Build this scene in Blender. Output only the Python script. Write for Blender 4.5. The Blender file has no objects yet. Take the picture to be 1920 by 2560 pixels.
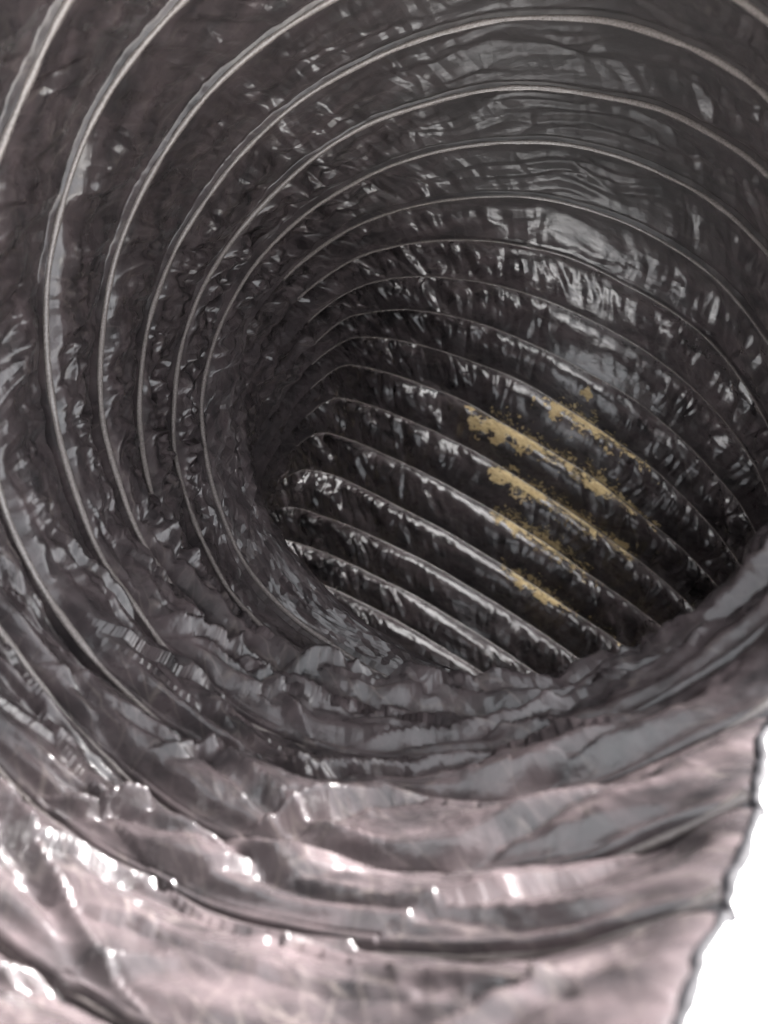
import bpy, math
import numpy as np

sc = bpy.context.scene
col = sc.collection
R_DUCT = 0.10                     # radius of the duct in metres
EYE = np.array([0.0, 0.0, 0.55])  # the lens, above the floor
PITCH = math.radians(30)          # the lens looks this far down

# ------------------------------------------------------------------ camera
cam_d = bpy.data.cameras.new("camera")
cam = bpy.data.objects.new("camera", cam_d)
col.objects.link(cam)
cam.location = EYE
cam.rotation_euler = (math.pi / 2 - PITCH, 0, 0)
cam_d.sensor_fit = 'VERTICAL'
cam_d.sensor_height = 36.0
cam_d.lens = 36.0 * 1850 / 2560
cam_d.clip_start = 0.002
cam_d.clip_end = 200
cam_d.dof.use_dof = True
cam_d.dof.focus_distance = 0.25
cam_d.dof.aperture_fstop = 11.5
sc.camera = cam

# ------------------------------------------------------------------ daylight
SUN_EL, SUN_AZ = math.radians(49), math.radians(70)   # azimuth from +Y towards +X
world = bpy.data.worlds.new("World")
sc.world = world
world.use_nodes = True
wn = world.node_tree.nodes
wl = world.node_tree.links
wn.clear()
sky = wn.new("ShaderNodeTexSky")
sky.sky_type = 'NISHITA'
sky.sun_disc = False
sky.sun_elevation = SUN_EL
sky.sun_rotation = SUN_AZ
sky.dust_density = 3.0
bg = wn.new("ShaderNodeBackground")
bg.inputs["Strength"].default_value = 0.10
wo = wn.new("ShaderNodeOutputWorld")
hs = wn.new("ShaderNodeHueSaturation")          # a thinly overcast, greyer sky
hs.inputs["Saturation"].default_value = 0.12
wl.new(sky.outputs[0], hs.inputs["Color"])
wl.new(hs.outputs[0], bg.inputs[0])
wl.new(bg.outputs[0], wo.inputs[0])
sun_d = bpy.data.lights.new("sun", 'SUN')
sun_d.energy = 5.0
sun_d.angle = math.radians(12)
sun_d.color = (1.0, 0.975, 0.955)
sun = bpy.data.objects.new("sun", sun_d)
col.objects.link(sun)
sd = np.array([math.cos(SUN_EL) * math.sin(SUN_AZ), math.cos(SUN_EL) * math.cos(SUN_AZ), math.sin(SUN_EL)])
from mathutils import Vector
sun.rotation_euler = Vector(sd).to_track_quat('Z', 'Y').to_euler()

sc.view_settings.view_transform = 'Standard'
sc.view_settings.look = 'None'
sc.view_settings.gamma = 1
sc.view_settings.exposure = 3.4
sc.render.engine = 'CYCLES'
sc.cycles.use_denoising = True
sc.cycles.max_bounces = 8
sc.cycles.diffuse_bounces = 4
sc.cycles.glossy_bounces = 5
sc.cycles.sample_clamp_indirect = 6

# ------------------------------------------------------------------ materials
def new_mat(name):
    m = bpy.data.materials.new(name)
    m.use_nodes = True
    nt = m.node_tree
    nt.nodes.clear()
    out = nt.nodes.new("ShaderNodeOutputMaterial")
    b = nt.nodes.new("ShaderNodeBsdfPrincipled")
    nt.links.new(b.outputs[0], out.inputs[0])
    return m, nt, b

def node(nt, kind, **kw):
    n = nt.nodes.new(kind)
    for k, v in kw.items():
        if k in n.inputs:
            n.inputs[k].default_value = v
        else:
            setattr(n, k, v)
    return n

def ramp(nt, src, stops):
    r = nt.nodes.new("ShaderNodeValToRGB")
    e = r.color_ramp.elements
    while len(e) < len(stops):
        e.new(0.5)
    for k, (p, c) in enumerate(stops):
        e[k].position = p
        e[k].color = (c, c, c, 1) if isinstance(c, (int, float)) else (*c, 1)
    nt.links.new(src, r.inputs[0])
    return r.outputs[0]

def uv_noise(nt, sx, sy, shear, detail=4, rough=0.6, dist=0.0):
    """noise over the film's own surface coordinates (along the rib, along the duct)"""
    tc = nt.nodes.new("ShaderNodeUVMap")
    sp = nt.nodes.new("ShaderNodeSeparateXYZ")
    nt.links.new(tc.outputs[0], sp.inputs[0])
    a = node(nt, "ShaderNodeMath", operation='MULTIPLY')
    a.inputs[1].default_value = sx
    nt.links.new(sp.outputs[0], a.inputs[0])
    b = node(nt, "ShaderNodeMath", operation='MULTIPLY')
    b.inputs[1].default_value = sy
    nt.links.new(sp.outputs[1], b.inputs[0])
    c = node(nt, "ShaderNodeMath", operation='MULTIPLY_ADD')
    c.inputs[1].default_value = shear
    nt.links.new(sp.outputs[1], c.inputs[0])
    nt.links.new(a.outputs[0], c.inputs[2])
    cb = nt.nodes.new("ShaderNodeCombineXYZ")
    nt.links.new(c.outputs[0], cb.inputs[0])
    nt.links.new(b.outputs[0], cb.inputs[1])
    n = node(nt, "ShaderNodeTexNoise", Detail=detail, Roughness=rough, Distortion=dist, Scale=1.0)
    nt.links.new(cb.outputs[0], n.inputs["Vector"])
    return n.outputs[0]

film_m, nt, b = new_mat("film")
n1 = uv_noise(nt, 6, 16, 9, 5, 0.62)
rgb = ramp(nt, n1, [(0.28, (0.014, 0.0133, 0.0142)), (0.72, (0.063, 0.0495, 0.0515))])

def vor(nt, sx, sy, rot, feature, warp):
    uvn = nt.nodes.new("ShaderNodeUVMap")
    nz = node(nt, "ShaderNodeTexNoise", Scale=9.0, Detail=3.0)
    nt.links.new(uvn.outputs[0], nz.inputs["Vector"])
    ad = node(nt, "ShaderNodeVectorMath", operation='MULTIPLY_ADD')
    ad.inputs[1].default_value = (warp, warp, 0)
    nt.links.new(nz.outputs["Color"], ad.inputs[0])
    nt.links.new(uvn.outputs[0], ad.inputs[2])
    r_ = nt.nodes.new("ShaderNodeMapping")
    r_.inputs["Rotation"].default_value = (0, 0, rot)
    nt.links.new(ad.outputs[0], r_.inputs[0])
    mp = nt.nodes.new("ShaderNodeMapping")
    mp.inputs["Scale"].default_value = (sx, sy, 1)
    nt.links.new(r_.outputs[0], mp.inputs[0])
    vo = node(nt, "ShaderNodeTexVoronoi", voronoi_dimensions='2D', feature=feature, Scale=1.0, Randomness=1.0)
    nt.links.new(mp.outputs[0], vo.inputs["Vector"])
    return vo

def whiten(prev, vo, width, noise, colour, amount):
    """stress-whitened lines where the film has been creased"""
    line = ramp(nt, vo.outputs["Distance"], [(0.0, 1.0), (width, 0.0)])
    patchy = ramp(nt, noise, [(0.45, 0.0), (0.68, amount)])
    mu = node(nt, "ShaderNodeMath", operation='MULTIPLY')
    nt.links.new(line, mu.inputs[0])
    nt.links.new(patchy, mu.inputs[1])
    mix = node(nt, "ShaderNodeMix", data_type='RGBA')
    nt.links.new(mu.outputs[0], mix.inputs[0])
    nt.links.new(prev, mix.inputs[6])
    mix.inputs[7].default_value = (*colour, 1)
    return mix.outputs[2]

rgb = whiten(rgb, vor(nt, 7, 20, -0.95, 'DISTANCE_TO_EDGE', 0.05), 0.05, uv_noise(nt, 6, 8, 3, 3), (0.17, 0.145, 0.13), 0.2)
rgb = whiten(rgb, vor(nt, 4, 46, -0.25, 'DISTANCE_TO_EDGE', 0.03), 0.06, uv_noise(nt, 4, 11, -3, 3), (0.18, 0.155, 0.14), 0.35)
# greyer, rougher and less coated on the stretched upper side
dull_at = node(nt, "ShaderNodeAttribute", attribute_name="dull")
dn = ramp(nt, uv_noise(nt, 5, 60, 6, 5, 0.65), [(0.25, 0.55), (0.7, 1.0)])
dmul = node(nt, "ShaderNodeMath", operation='MULTIPLY')
nt.links.new(dull_at.outputs["Fac"], dmul.inputs[0])
nt.links.new(dn, dmul.inputs[1])
mixd = node(nt, "ShaderNodeMix", data_type='RGBA')
nt.links.new(dmul.outputs[0], mixd.inputs[0])
nt.links.new(rgb, mixd.inputs[6])
mixd.inputs[7].default_value = (0.034, 0.032, 0.032, 1)
nt.links.new(mixd.outputs[2], b.inputs["Base Color"])
cw = node(nt, "ShaderNodeMapRange")
cw.inputs["To Min"].default_value = 0.5
cw.inputs["To Max"].default_value = 0.03
nt.links.new(dmul.outputs[0], cw.inputs["Value"])
nt.links.new(cw.outputs[0], b.inputs["Coat Weight"])
nr = uv_noise(nt, 14, 22, 9, 5)
rgh = node(nt, "ShaderNodeMath", operation='MULTIPLY_ADD')
rgh.inputs[1].default_value = 0.3
nt.links.new(dmul.outputs[0], rgh.inputs[0])
nt.links.new(ramp(nt, nr, [(0.3, 0.22), (0.75, 0.38)]), rgh.inputs[2])
nt.links.new(rgh.outputs[0], b.inputs["Roughness"])
b.inputs["Specular IOR Level"].default_value = 0.2
b.inputs["Coat IOR"].default_value = 1.65
nc = uv_noise(nt, 2.2, 6, 1.5, 3)
nt.links.new(ramp(nt, nc, [(0.36, 0.035), (0.58, 0.24)]), b.inputs["Coat Roughness"])
nb = uv_noise(nt, 22, 90, 40, 4, 0.55, 0.6)
nb2 = uv_noise(nt, 60, 30, -25, 3, 0.55, 0.4)
mx = node(nt, "ShaderNodeMath", operation='MULTIPLY_ADD')
mx.inputs[1].default_value = 0.4
nt.links.new(nb2, mx.inputs[0])
nt.links.new(nb, mx.inputs[2])
bp = node(nt, "ShaderNodeBump", Strength=0.3, Distance=0.0005)
nt.links.new(mx.outputs[0], bp.inputs["Height"])
# flat crinkle facets: every cell of the crushed film is tilted its own way
uvn = nt.nodes.new("ShaderNodeUVMap")
att = node(nt, "ShaderNodeAttribute", attribute_name="crush")
nrm = bp.outputs[0]
for sx, sy, sh_, amt in ((3.2, 30, -0.28, 0.26), (9, 24, -0.9, 0.34), (26, 60, -0.7, 0.40)):
    vo = vor(nt, sx, sy, sh_, 'F1', 0.03)
    sub = node(nt, "ShaderNodeVectorMath", operation='SUBTRACT')
    sub.inputs[1].default_value = (0.5, 0.5, 0.5)
    nt.links.new(vo.outputs["Color"], sub.inputs[0])
    k_ = node(nt, "ShaderNodeMath", operation='MULTIPLY')
    k_.inputs[1].default_value = amt
    nt.links.new(att.outputs["Fac"], k_.inputs[0])
    sca = node(nt, "ShaderNodeVectorMath", operation='SCALE')
    nt.links.new(sub.outputs[0], sca.inputs[0])
    nt.links.new(k_.outputs[0], sca.inputs["Scale"])
    add = node(nt, "ShaderNodeVectorMath", operation='ADD')
    nt.links.new(nrm, add.inputs[0])
    nt.links.new(sca.outputs[0], add.inputs[1])
    nor = node(nt, "ShaderNodeVectorMath", operation='NORMALIZE')
    nt.links.new(add.outputs[0], nor.inputs[0])
    nrm = nor.outputs[0]
nt.links.new(nrm, b.inputs["Normal"])
nt.links.new(nrm, b.inputs["Coat Normal"])

wire_m, nt, b = new_mat("coated_wire")
n1 = node(nt, "ShaderNodeTexNoise", Scale=260.0, Detail=4.0)
nt.links.new(ramp(nt, n1.outputs[0], [(0.3, (0.10, 0.087, 0.083)), (0.75, (0.20, 0.178, 0.17))]), b.inputs["Base Color"])
b.inputs["Roughness"].default_value = 0.2
b.inputs["Coat Weight"].default_value = 0.6
b.inputs["Coat Roughness"].default_value = 0.06
bp = node(nt, "ShaderNodeBump", Strength=0.6, Distance=0.0005)
nt.links.new(n1.outputs[0], bp.inputs["Height"])
nt.links.new(bp.outputs[0], b.inputs["Normal"])

edge_m, nt, b = new_mat("rim_shade")  # near-black colour stands in for shade on the curled rim
n1 = node(nt, "ShaderNodeTexNoise", Scale=300.0, Detail=4.0)
nt.links.new(ramp(nt, n1.outputs[0], [(0.3, (0.010, 0.010, 0.012)), (0.75, (0.022, 0.020, 0.022))]), b.inputs["Base Color"])
b.inputs["Roughness"].default_value = 0.6
b.inputs["Specular IOR Level"].default_value = 0.2

res_m, nt, b = new_mat("residue")
n1 = node(nt, "ShaderNodeTexNoise", Scale=260.0, Detail=8.0, Roughness=0.75)
nt.links.new(ramp(nt, uv_noise(nt, 30, 150, 0, 6, 0.72), [(0.3, (0.10, 0.075, 0.035)), (0.48, (0.46, 0.34, 0.17)), (0.7, (0.70, 0.57, 0.35))]), b.inputs["Base Color"])
b.inputs["Roughness"].default_value = 0.75
bp = node(nt, "ShaderNodeBump", Strength=0.6, Distance=0.0006)
nt.links.new(n1.outputs[0], bp.inputs["Height"])
nt.links.new(bp.outputs[0], b.inputs["Normal"])

# thin powdery edge: the crust breaks up into grains where it wears thin
att = node(nt, "ShaderNodeAttribute", attribute_name="cover")
sb = node(nt, "ShaderNodeMath", operation='MULTIPLY_ADD')
sb.inputs[1].default_value = 1.5
nt.links.new(uv_noise(nt, 26, 190, 0, 5, 0.7), sb.inputs[0])
nt.links.new(att.outputs["Fac"], sb.inputs[2])
nt.links.new(ramp(nt, sb.outputs[0], [(0.84, 0.0), (1.3, 0.92)]), b.inputs["Alpha"])

plank_m, nt, b = new_mat("white_paint")
n1 = node(nt, "ShaderNodeTexNoise", Scale=9.0, Detail=5.0)
nt.links.new(ramp(nt, n1.outputs[0], [(0.3, (0.78, 0.78, 0.78)), (0.7, (0.84, 0.84, 0.84))]), b.inputs["Base Color"])
b.inputs["Roughness"].default_value = 0.5

ground_m, nt, b = new_mat("ground")
n1 = node(nt, "ShaderNodeTexNoise", Scale=3.0, Detail=6.0)
nt.links.new(ramp(nt, n1.outputs[0], [(0.3, (0.42, 0.41, 0.39)), (0.7, (0.55, 0.54, 0.52))]), b.inputs["Base Color"])
b.inputs["Roughness"].default_value = 0.9

# ------------------------------------------------------------------ duct form
# Centre and facing of each turn of the wire, in duct radii, measured from the lens
# (x right, y down, z forward); turns -3 .. 17, then carried on straight at both ends.
RING_C = [ (-0.314,-0.178,0.858), (-0.216,-0.248,1.060), (-0.119,-0.305,1.253), (-0.039,-0.368,1.459),
  (0.030,-0.439,1.665), (0.116,-0.487,1.851), (0.183,-0.501,2.037), (0.268,-0.469,2.232),
  (0.373,-0.433,2.426), (0.467,-0.393,2.597), (0.539,-0.353,2.731), (0.591,-0.305,2.837),
  (0.619,-0.242,2.926), (0.624,-0.167,3.000), (0.608,-0.076,3.061), (0.573,0.037,3.115),
  (0.521,0.170,3.162), (0.460,0.318,3.204), (0.395,0.476,3.243), (0.327,0.634,3.279),
  (0.262,0.785,3.315) ]
RING_N = [ (0.360,-0.249,0.899), (0.343,-0.235,0.909), (0.335,-0.189,0.923), (0.332,-0.109,0.937),
  (0.318,-0.004,0.948), (0.311,0.114,0.944), (0.306,0.220,0.926), (0.241,0.284,0.928),
  (0.116,0.346,0.931), (-0.036,0.434,0.900), (-0.171,0.538,0.826), (-0.273,0.634,0.723),
  (-0.361,0.712,0.602), (-0.430,0.760,0.487), (-0.475,0.794,0.381), (-0.497,0.821,0.282),
  (-0.504,0.841,0.198), (-0.505,0.852,0.136), (-0.504,0.859,0.090), (-0.509,0.859,0.056),
  (-0.517,0.855,0.040) ]

C = [np.array(v) for v in RING_C]
N = [np.array(v) for v in RING_N]
step = np.array(RING_C[1]) - np.array(RING_C[0])
for k in range(7):  # unseen turns; the outermost are added to block light from behind
    C.insert(0, C[0] - step)
    N.insert(0, N[0])
step = C[-1] - C[-2]
for k in range(9):
    C.append(C[-1] + step)
    N.append(N[-1])
C, N = np.array(C), np.array(N)
U0, U1 = -10, -10 + len(C) - 1
REF = np.array([-0.82, -0.57, 0.0])

RIGHT = np.array([1.0, 0, 0])
FWD = np.array([0, math.cos(PITCH), -math.sin(PITCH)])
UP = np.array([0, math.sin(PITCH), math.cos(PITCH)])

def to_world(p):
    q = R_DUCT * p
    return EYE + q[..., 0:1] * RIGHT - q[..., 1:2] * UP + q[..., 2:3] * FWD

def smooth(a, lo, hi):
    t = np.clip((a - lo) / (hi - lo), 0, 1)
    return t * t * (3 - 2 * t)

def spline(A, u):
    k = np.clip(np.floor(u - U0).astype(int), 0, len(A) - 2)
    f = (u - U0 - k)[..., None]
    p0, p1, p2, p3 = A[np.clip(k - 1, 0, None)], A[k], A[k + 1], A[np.clip(k + 2, None, len(A) - 1)]
    return 0.5 * (2 * p1 + (p2 - p0) * f + (2 * p0 - 5 * p1 + 4 * p2 - p3) * f * f + (3 * p1 - p0 - 3 * p2 + p3) * f ** 3)

def hsh(i, j, seed):
    h = (i * 374761393 + j * 668265263 + seed * 1274126177) & 0xffffffff
    h = ((h ^ (h >> 13)) * 1274126177) & 0xffffffff
    h = ((h ^ (h >> 16)) * 2246822519) & 0xffffffff
    return ((h ^ (h >> 15)) & 0xffffff) / float(0xffffff) * 2 - 1

def vnoise(a, b, per, seed):
    i, j = np.floor(a).astype(np.int64), np.floor(b).astype(np.int64)
    f, g = a - i, b - j
    f, g = f * f * (3 - 2 * f), g * g * (3 - 2 * g)
    i0, i1 = i % per, (i + 1) % per
    return (hsh(i0, j, seed) * (1 - f) + hsh(i1, j, seed) * f) * (1 - g) + (hsh(i0, j + 1, seed) * (1 - f) + hsh(i1, j + 1, seed) * f) * g

def facet(a, b, per, seed):
    """random heights on a triangle lattice, joined by flat facets: sharp creases like crushed film"""
    i, j = np.floor(a).astype(np.int64), np.floor(b).astype(np.int64)
    f, g = a - i, b - j
    flip = hsh(i % per, j, seed + 77) > 0
    f2 = np.where(flip, 1 - f, f)
    ia, ib = np.where(flip, i + 1, i) % per, np.where(flip, i, i + 1) % per
    h00, h10 = hsh(ia, j, seed), hsh(ib, j, seed)
    h01, h11 = hsh(ia, j + 1, seed), hsh(ib, j + 1, seed)
    low = f2 + g < 1
    return np.where(low, h00 + f2 * (h10 - h00) + g * (h01 - h00), h11 + (1 - f2) * (h01 - h11) + (1 - g) * (h10 - h11))

TAU = 2 * math.pi
def per(th, n):                     # periodic lattice coordinate round the duct
    return th / TAU * n

# The open end is cut on the slant: film stands only where u > cut_u(theta); given as theta over u.
CUT_B_U = np.array([-10, -4, -2.85, -2.45, -2.1, -1.9, -1.5, -1.15, -0.8, -0.15, 0.15, 0.4, 0.55])
CUT_B_T = np.array([212, 197.5, 194.3, 193.3, 192.2, 191.3, 190.5, 190, 189.4, 188.4, 183, 171, 150])
CUT_A_U = np.array([-10, -6, -4, -2, -1, -0.4, 0.1, 0.4, 0.55])
CUT_A_T = np.array([58, 62, 68, 80, 92, 103, 118, 135, 150])  # this unseen side of the opening is shaped to let the sun in
CUT_TOP = 0.55

def gap(u):
    v = u - np.floor(u)
    sc_ = np.sin(math.pi * v) ** 0.8 * 0.4
    rag = 0.14 * vnoise(u * 9, u * 0 + 3, 1 << 20, 5)
    tb = np.interp(u, CUT_B_U, CUT_B_T) - sc_ - rag
    ta = np.interp(u, CUT_A_U, CUT_A_T) + sc_ + rag
    return np.radians(ta), np.radians(tb)

def frame(u):
    c = spline(C, u)
    n = spline(N, u)
    n /= np.linalg.norm(n, axis=-1, keepdims=True)
    e1 = REF - (n @ REF)[..., None] * n
    e1 /= np.linalg.norm(e1, axis=-1, keepdims=True)
    return c, n, e1, np.cross(n, e1)

def wobble(u, th):
    """the wire is not a true circle: slow wander of each turn"""
    k = np.round(u)
    a = 0.055 * vnoise(per(th, 9), u * 0.8, 9, 11) + 0.025 * vnoise(per(th, 23), u * 1.0, 23, 12)
    r = 0.008 * vnoise(per(th, 7), u * 0.9, 7, 13) + 0.004 * vnoise(per(th, 31), u * 1.0, 31, 14)
    low = smooth(np.cos(th - math.radians(255)), 0.2, 0.95)
    return a * (1 + 1.2 * low), r * (1 + low)

SQ_U = np.array([6.0, 7, 8, 9, 10, 11, 12, 13, 14, 15, 16, 22])
SQ_A = np.array([0, .08, .18, .29, .37, .40, .39, .33, .22, .10, .03, 0])
SQ_D = np.array([-0.6, 0.72, 0.35])

def dist_deg(th, deg):
    return np.abs((np.degrees(th) - deg + 180) % 360 - 180)

def base_point(u, th, w):
    a, r = wobble(u, th)
    c, n, e1, e2 = frame(u + a)
    # the inner side of the bend is squeezed outwards
    td = (np.degrees(th) - 110) % 360 + 110
    sq = np.interp(u, SQ_U, SQ_A) * smooth(td, 226, 252) * (1 - smooth(td, 328, 376))
    rad = 1 + r - w
    return c + sq[..., None] * SQ_D + rad[..., None] * (np.cos(th)[..., None] * e1 + np.sin(th)[..., None] * e2)

def film_w(u, th):
    """how far the film stands in from the wire radius"""
    v = u - np.floor(u)
    k = np.floor(u)
    # length of duct between two turns at this side of the bend
    c0, n0, a0, b0 = frame(np.maximum(u - 0.5, U0)); c1, n1, a1, b1 = frame(np.minimum(u + 0.5, U1))
    ct, st = np.cos(th)[..., None], np.sin(th)[..., None]
    d = (((c1 + ct * a1 + st * b1) - (c0 + ct * a0 + st * b0)) * (n0 + n1) / 2).sum(-1)
    taut = smooth(d, 0.10, 0.30)
    env = np.sin(math.pi * v) ** 0.75
    lap = smooth(7.5 - u, 0, 3.5)               # near turns: film lapped like shingles, steep at the wire
    far = smooth(u, 6.5, 10)
    amp_n = 1 + 0.3 * vnoise(per(th, 14), k * 1.7, 14, 21)
    back = np.exp(-(dist_deg(th, 92) / 27) ** 2) * smooth(u, 8.0, 10.5)
    pillow = -(0.056 - 0.008 * taut + 0.022 * far) * np.sin(math.pi * v ** 0.62)          # film sags out between the turns
    fall = 0.5 + 0.10 * vnoise(per(th, 21), k * 1.3, 21, 22)
    shelf = 0.092 * (0.35 + 0.65 * smooth(np.cos(th - math.radians(225)), 0.3, 0.8)) * smooth(v, 0, 0.13) * (1 - smooth(v, fall - 0.12, 0.97)) - 0.016 * smooth(v, 0.6, 0.9) * (1 - smooth(v, 0.93, 1.0))
    top = smooth(np.cos(th - math.radians(50)), -0.35, 0.45)
    flat = np.exp(-(dist_deg(th, 75) / 42) ** 2) * smooth(8.2 - u, 0, 1.6) * smooth(u, -1, 2)      # stretched smooth upper right
    taut_s = 0.014 * (1 - flat) * np.sin(math.pi * v ** 0.5) - 0.022 * (1 - 0.3 * flat) * smooth(v, 0.45, 0.85) * (1 - smooth(v, 0.88, 1.0))
    taut_s = taut_s * (1 - flat) - flat * 0.062 * np.sin(math.pi * v ** 0.6)
    shelf = shelf * (1 - 0.85 * top) + taut_s * 0.85 * top
    bulge = (pillow * (1 - lap) + shelf * lap) * amp_n * (1 - 0.35 * flat)
    crease = 0.046 * lap * (1 - 0.75 * top * lap) * np.exp(-((v - 0.95) / 0.026) ** 2) * (1 - smooth(v, 0.965, 1.0))
    lip = smooth(np.cos(th - math.radians(238)), 0.2, 0.8) * smooth(u, 2.0, 4.5) * smooth(9.5 - u, 0, 2)
    bunch = 0.1 + 0.9 * smooth(d, -0.02, 0.12)
    env = env + (0.8 - env) * (1 - smooth(d, -0.02, 0.10))
    bulge = (bulge * (1 - 0.8 * lip) - 0.055 * lip * np.sin(math.pi * v) ** 0.5) * bunch
    under = smooth(np.cos(th - math.radians(226)), 0.5, 0.85) * smooth(9 - u, 0, 1)
    ridge = 0.011 * under * (np.exp(-(v / 0.05) ** 2) + np.exp(-((1 - v) / 0.05) ** 2))      # film drawn over the wire
    # how crushed the film is, by place
    side = smooth(np.cos(th - math.radians(235)), 0.0, 0.7) * smooth(3.5 - u, 0, 3)
    bulge = bulge * (1 - 0.45 * side) * (1 - 0.25 * smooth(6 - u, 0, 3))
    crush = (1.15 - 0.6 * taut) * (1 + 0.1 * smooth(7.5 - u, 0, 3.5) * smooth(np.cos(th - math.radians(350)), 0, 0.7)) * (1 - 0.5 * side)
    flat2 = np.exp(-(dist_deg(th, 92) / 25) ** 2) * smooth(u, 6.0, 8.5)                          # smooth back of the bend
    crush = crush * (1 - 0.85 * np.maximum(flat, flat2))
    near = smooth(3.5 - u, 0, 4) * smooth(np.cos(th - math.radians(235)), 0.1, 0.8)
    wx = 0.6 * vnoise(per(th, 40), u * 2.1, 40, 31)
    wy = 0.35 * vnoise(per(th, 34), u * 1.9, 34, 32)
    L1 = facet(per(th, 34) - u * 1.1 + wx * 0.5, u * 1.5 + wy, 34, 41)
    L2 = facet(per(th, 130) - u * 2.8 + wx * 1.5, u * 1.7 + wy, 130, 42)
    L3 = facet(per(th, 260) - u * 3.1 + wx * 2, u * 4.1 + wy * 2, 260, 43)
    L4 = facet(per(th, 40) + u * 3.3 + wx, u * 9 + wy * 3, 40, 44)
    h = crush * env * (0.036 * (1 - 0.7 * near) * L1 + 0.027 * L2 * (1 - 0.8 * near) + 0.013 * L3 * (1 - 0.8 * near))
    # long slanting laps from wire to wire in the slack film near the mouth
    lapw = smooth(np.cos(th - math.radians(225)), 0.15, 0.75) * smooth(4.3 - u, 0, 2.5) * smooth(th, math.radians(196), math.radians(212))
    for m, q, amp, sd in ((2.4, 1.15, 0.038, 50), (-1.5, 1.3, 0.028, 51), (0.7, 1.9, 0.018, 52)):
        ph = u * q + th * m + 0.5 * vnoise(per(th, 9), u * 0.7, 9, sd) + 0.05 * vnoise(per(th, 31), u * 1.4, 31, sd + 5)
        f = ph - np.floor(ph)
        sawt = np.where(f < 0.74, 1 - f / 0.74, np.where(f < 0.82, -0.5 * smooth(f, 0.74, 0.82), -0.5 + 1.5 * smooth(f, 0.82, 1.0)))
        on = smooth(vnoise(per(th, 7), np.floor(ph) * 3.1 + u * 0.4, 7, sd + 9), -0.35, 0.25)
        h += lapw * np.sin(math.pi * v) ** 0.5 * amp * sawt * on
    mir = np.exp(-(dist_deg(th, 35) / 26) ** 2) * smooth(u, 6.5, 9)      # crushed hard where the bend begins
    h += mir * env * (0.030 * facet(per(th, 64) - u * 1.5 + wx, u * 2.1 + wy, 64, 55) + 0.012 * facet(per(th, 150) + u * 2, u * 3.3 + wy, 150, 56))
    h *= (1 - 0.8 * lip) * (0.55 + 0.45 * bunch)
    h += env * (0.0045 * (1 - 0.4 * flat2) + 0.006 * flat) * L4
    h += near * env * (0.022 * facet(per(th, 14) + u * 2.2, u * 1.3 + wy * 0.5, 14, 46)
                       + 0.036 * facet(per(th, 12) + wx * 0.4, u * 2.4 + th * 2.6, 12, 47)
                       + 0.022 * facet(per(th, 20) + wx * 0.4, u * 3.4 - th * 2.4, 20, 48))
    # the cut side rolls outwards
    ta, tb = gap(u)
    roll = np.where(u < CUT_TOP + 0.3, np.exp(-np.maximum(th - tb, 0) / math.radians(1.6)) * (th > tb - 0.01), 0)
    edge = np.where((u < CUT_TOP + 0.3) & (th > tb - 0.01), 0.3 + 0.7 * smooth(th - tb, 0, math.radians(11)), 1.0)
    return (bulge - crease * bunch + h + ridge) * edge - 0.028 * roll, np.maximum(crush, 0.4 * near + 0.3 * lip) * env, flat * smooth(7.6 - u, 0, 2.2)

def tag(o, **kw):
    for k, v in kw.items():
        o[k] = v

def link_mesh(name, verts, faces, mat, parent=None, uv=None, smooth_=True):
    me = bpy.data.meshes.new(name)
    nv, nf = len(verts), len(faces)
    me.vertices.add(nv)
    me.vertices.foreach_set("co", verts.astype(np.float32).ravel())
    me.loops.add(nf * 4)
    me.loops.foreach_set("vertex_index", faces.astype(np.int32).ravel())
    me.polygons.add(nf)
    me.polygons.foreach_set("loop_start", np.arange(0, nf * 4, 4, dtype=np.int32))
    me.polygons.foreach_set("use_smooth", np.full(nf, smooth_))
    me.update(calc_edges=True)
    if uv is not None:
        l = me.uv_layers.new(name="UVMap")
        l.data.foreach_set("uv", uv[faces.ravel()].astype(np.float32).ravel())
    me.validate()
    me.materials.append(mat)
    o = bpy.data.objects.new(name, me)
    col.objects.link(o)
    if parent is not None:
        o.parent = parent
    return o

def grid_faces(nu, nt_, keep=None):
    i, j = np.meshgrid(np.arange(nu - 1), np.arange(nt_ - 1), indexing='ij')
    f = np.stack([i * nt_ + j, i * nt_ + j + 1, (i + 1) * nt_ + j + 1, (i + 1) * nt_ + j], -1)
    return f.reshape(-1, 4) if keep is None else f[keep]

duct = bpy.data.objects.new("flexible_duct", None)
col.objects.link(duct)
duct.empty_display_size = 0.05
tag(duct, label="dark ribbed flexible air duct of crinkled glossy film, bending away from its open end", category="air duct")

def close_gap(u, th):
    """pull grid points that fall in the cut-away part onto its edge; returns theta and which points were moved"""
    ta, tb = gap(u)
    inside = (u < CUT_TOP) & (th > ta) & (th < tb)
    mid = (ta + tb) / 2
    return np.where(inside, np.where(th > mid, tb, ta), th), np.where(inside, np.where(th > mid, 2, 1), 0)

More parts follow.
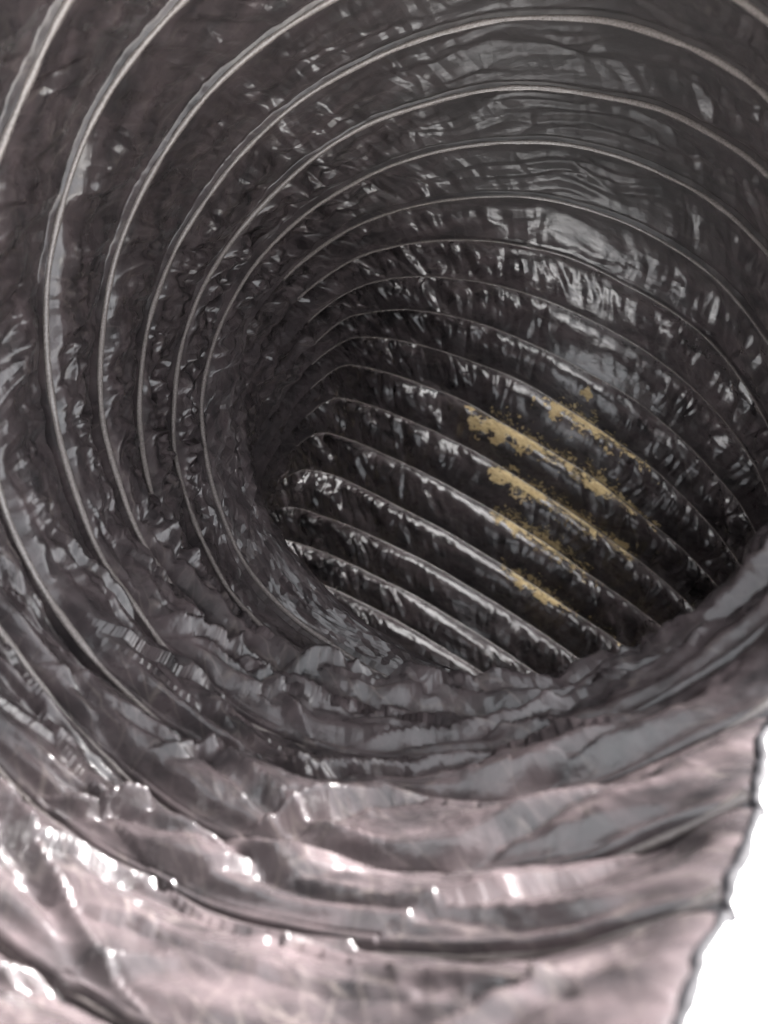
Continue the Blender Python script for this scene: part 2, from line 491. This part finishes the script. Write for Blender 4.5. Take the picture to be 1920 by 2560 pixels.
NV = 26
VG = np.concatenate([[0, .012, .026, .045, .07, .10], np.linspace(.14, .88, 14), [.91, .93, .945, .96, .975, .988, 1.0]])
NV = len(VG)                                  # denser beside the wires
VN = np.concatenate([[0, .01, .02, .035, .05, .07], np.linspace(.09, .9, 38), [.915, .93, .945, .96, .975, .988, 1.0]])
for k in range(U0, U1):
    vg = VG if k < -6 else VN if k < 6 else VG
    NV = len(vg)
    NT = 400 if k < -6 else 1300 if k < 0 else 1500 if k < 6 else 1600 if k < 18 else 360
    TG = np.linspace(0, TAU, NT + 1)
    u, th = np.meshgrid(k + np.clip(vg, 1e-6, 1 - 1e-6), TG, indexing='ij')
    keep = None
    if k < CUT_TOP:
        th, mv = close_gap(u, th)
        m = (mv[:-1, :-1] > 0) & (mv[1:, :-1] > 0) & (mv[:-1, 1:] > 0) & (mv[1:, 1:] > 0)
        keep = ~m
    w, crush, dull = film_w(u, th)
    p = base_point(u, th, w)
    uv = np.stack([th, u * 0.2], -1).reshape(-1, 2)
    o = link_mesh("film_pleat", to_world(p).reshape(-1, 3), grid_faces(NV, NT + 1, keep), film_m, duct, uv)
    at = o.data.attributes.new("crush", 'FLOAT', 'POINT')
    at.data.foreach_set("value", crush.astype(np.float32).ravel())
    at = o.data.attributes.new("dull", 'FLOAT', 'POINT')
    at.data.foreach_set("value", dull.astype(np.float32).ravel())

# the wire, one turn after another, under its skin of film
NR = 8
for k in range(U0, U1 + 1):
    NW = 500 if -6 <= k < 19 else 160
    th = np.linspace(0, TAU, NW + 1)
    u = np.full_like(th, float(k))
    ta, tb = gap(u)
    if k < CUT_TOP:
        th = np.linspace(tb[0], TAU + ta[0], NW + 1)
    P = base_point(u, th, 0.002 - 0.019 * smooth(np.cos(th - math.radians(226)), 0.55, 0.9) * smooth(9 - u, 0, 1)
                   - 0.03 * smooth(np.cos(th - math.radians(295)), 0.45, 0.8) * smooth(u, 4.6, 7.0))
    c, n, e1, e2 = frame(u)
    er = np.cos(th)[:, None] * e1 + np.sin(th)[:, None] * e2
    ph = np.linspace(0, TAU, NR + 1)
    rw = (0.0084 - 0.0048 * smooth(u, 3.5, 9)) * (1 + 0.25 * vnoise(per(th, 90), u * 3.3, 90, 61))
    Q = P[None] + rw[None, :, None] * (np.cos(ph)[:, None, None] * er[None] + np.sin(ph)[:, None, None] * n[None])
    buried = (np.cos(th - math.radians(295)) > 0.42) & (k >= 6) & (k <= 15)     # lost in the bunched folds of the inner bend
    link_mesh("wire_turn", to_world(Q).reshape(-1, 3), grid_faces(NR + 1, NW + 1, np.repeat(~(buried[:-1] & buried[1:])[None], NR, 0)), wire_m, duct)

# added near-black tube paints in the shaded rim along the slanting cut
ue = np.linspace(-9.9, CUT_TOP - 0.12, 900)
ta, tb = gap(ue)
for te, sg in ((tb, 1), (ta, -1)):
    P = base_point(ue, te, film_w(ue, te)[0] - 0.004)
    T = np.gradient(P, axis=0)
    T /= np.linalg.norm(T, axis=1, keepdims=True)
    c, n, e1, e2 = frame(ue)
    er = np.cos(te)[:, None] * e1 + np.sin(te)[:, None] * e2
    A = np.cross(T, er)
    A /= np.linalg.norm(A, axis=1, keepdims=True)
    B = np.cross(A, T)
    ph = np.linspace(0, TAU, 11)
    re = 0.0085 * (1 + 0.25 * vnoise(ue * 3.1, ue * 0, 1 << 20, 71) + 0.2 * vnoise(ue * 13, ue * 0, 1 << 20, 72))
    Q = P[None] + re[None, :, None] * (np.cos(ph)[:, None, None] * A[None] * 1.3 + np.sin(ph)[:, None, None] * B[None])
    link_mesh("shaded_rim", to_world(Q).reshape(-1, 3), grid_faces(11, len(ue)), edge_m, duct)

# ------------------------------------------------------------------ tan residue flaking on the film
def residue(path, seed, thr=0.0, lift=0.0025, cov=9.0):
    """path: (u, theta in degrees, half width in u) along the patch"""
    path = np.array(path, float)
    path[:, 1] += 4.5
    path[:, 2] *= 1.25
    pad = 2.0
    t0, t1 = path[0, 1] - pad, path[-1, 1] + pad
    umin, umax = (path[:, 0] - path[:, 2]).min() - 0.1, (path[:, 0] + path[:, 2]).max() + 0.1
    nt_ = int((t1 - t0) / 0.16)
    nu = int((umax - umin) / 0.022)
    u, td = np.meshgrid(np.linspace(umin, umax, nu), np.linspace(t0, t1, nt_), indexing='ij')
    uc = np.interp(td, path[:, 1], path[:, 0])
    hw = np.interp(td, path[:, 1], path[:, 2])
    th = np.radians(td)
    big = 1 << 20
    e = 1 - np.abs(u - uc) / hw
    e = np.minimum(e, (td - path[0, 1]) / 2.0 + 0.2)
    e = np.minimum(e, (path[-1, 1] - td) / 2.0 + 0.2)
    nz = 0.55 * vnoise(td * 0.45, u * 7, big, seed) + 0.4 * vnoise(td * 1.3 + u * 9, u * 18, big, seed + 1) + 0.3 * vnoise(td * 3.1, u * 45, big, seed + 2)
    thr = thr + 0.2
    m = e + nz > thr + 0.15
    keep = m[:-1, :-1] & m[1:, :-1] & m[:-1, 1:] & m[1:, 1:]
    if not keep.any():
        return
    p = base_point(u, th, film_w(u, th)[0] + lift + 0.002 * nz)
    f = grid_faces(nu, nt_, keep)
    used, inv = np.unique(f, return_inverse=True)
    uv = np.stack([th, u * 0.2], -1).reshape(-1, 2)[used]
    o = link_mesh("residue_patch", to_world(p).reshape(-1, 3)[used], inv.reshape(f.shape), res_m, duct, uv)
    at = o.data.attributes.new("cover", 'FLOAT', 'POINT')
    at.data.foreach_set("value", np.minimum((e + nz - thr - 0.15) / 0.7, cov).astype(np.float32).ravel()[used])

residue([(11.35, 64, .22), (11.3, 70, .38), (11.25, 76, .42), (11.1, 80, .22), (11.2, 84, .34), (11.15, 88, .3)], 101)
residue([(11.08, 89, .13), (11.08, 94, .18), (11.05, 101, .16)], 111)
residue([(11.1, 101, .2), (11.12, 106, .34), (11.05, 111, .22), (11.02, 117, .1), (10.98, 124, .05), (10.96, 131, .05)], 121)
residue([(12.2, 76, .1), (12.22, 80, .26), (12.2, 88, .3), (12.1, 94, .26), (12.05, 97, .1)], 131)
residue([(12.04, 97, .06), (12.03, 106, .09), (12.0, 115, .1), (11.98, 122, .14), (11.95, 127, .1)], 141)
residue([(13.1, 86, .06), (13.08, 92, .14), (13.03, 98, .16), (12.95, 104, .16), (12.92, 109, .06)], 151)
residue([(14.02, 97, .08), (14.08, 101, .2), (14.1, 107, .28), (14.08, 113, .2), (14.0, 117, .08)], 161)
residue([(10.22, 83, .1), (10.2, 86, .24), (10.12, 90, .2), (10.1, 95, .16), (10.1, 103, .1), (10.1, 107, .06)], 171)
for q, (a_, t_) in enumerate([(11.2, 60), (12.2, 72), (13.1, 82), (14.1, 94), (10.2, 78)]):   # loose flecks round the patches
    residue([(a_, t_, .5), (a_ - .05, t_ + 20, .7), (a_ - .1, t_ + 45, .4)], 200 + 7 * q, 0.78, 0.003)
for q, (a_, t_, l_) in enumerate([(11.12, 70, 58), (12.1, 80, 50), (13.05, 84, 36), (14.08, 94, 26), (10.15, 84, 26)]):   # thin golden staining along the ribs
    residue([(a_ - .03, t_, .16), (a_ - .05, t_ + l_ * .5, .24), (a_ - .1, t_ + l_, .12)], 300 + 7 * q, -0.2, 0.0018, 0.12)
residue([(9.5, 90, .1), (9.55, 92, .26), (9.6, 94, .1)], 181)

# ------------------------------------------------------------------ the white boards below
g = 40.0
gv = np.array([(-g, -g, -0.03), (g, -g, -0.03), (g, g, -0.03), (-g, g, -0.03)])
go = link_mesh("ground", gv, np.array([[0, 1, 2, 3]]), ground_m, None, None, False)
go["kind"] = "structure"
floor = bpy.data.objects.new("floor", None)
col.objects.link(floor)
tag(floor, kind="structure")

def plank_mesh():
    L, W, H, bv = 3.2, 0.118, 0.022, 0.003
    prof = [(-W / 2, -H), (-W / 2, -bv), (-W / 2 + bv, 0), (W / 2 - bv, 0), (W / 2, -bv), (W / 2, -H)]
    v = [(x, y, z) for x in (-L / 2, L / 2) for y, z in prof]
    n = len(prof)
    f = [[i, (i + 1) % n, n + (i + 1) % n, n + i] for i in range(n)]
    me = bpy.data.meshes.new("plank")
    me.from_pydata(v, [], f + [list(range(n))[::-1], list(range(n, 2 * n))])
    me.materials.append(plank_m)
    return me
pm = plank_mesh()
rng = np.random.default_rng(4)
for k in range(30):
    o = bpy.data.objects.new("plank", pm)
    col.objects.link(o)
    o.parent = floor
    o.location = (0.4 + rng.uniform(-.1, .1), -1.2 + k * 0.121, rng.uniform(-.001, .001))
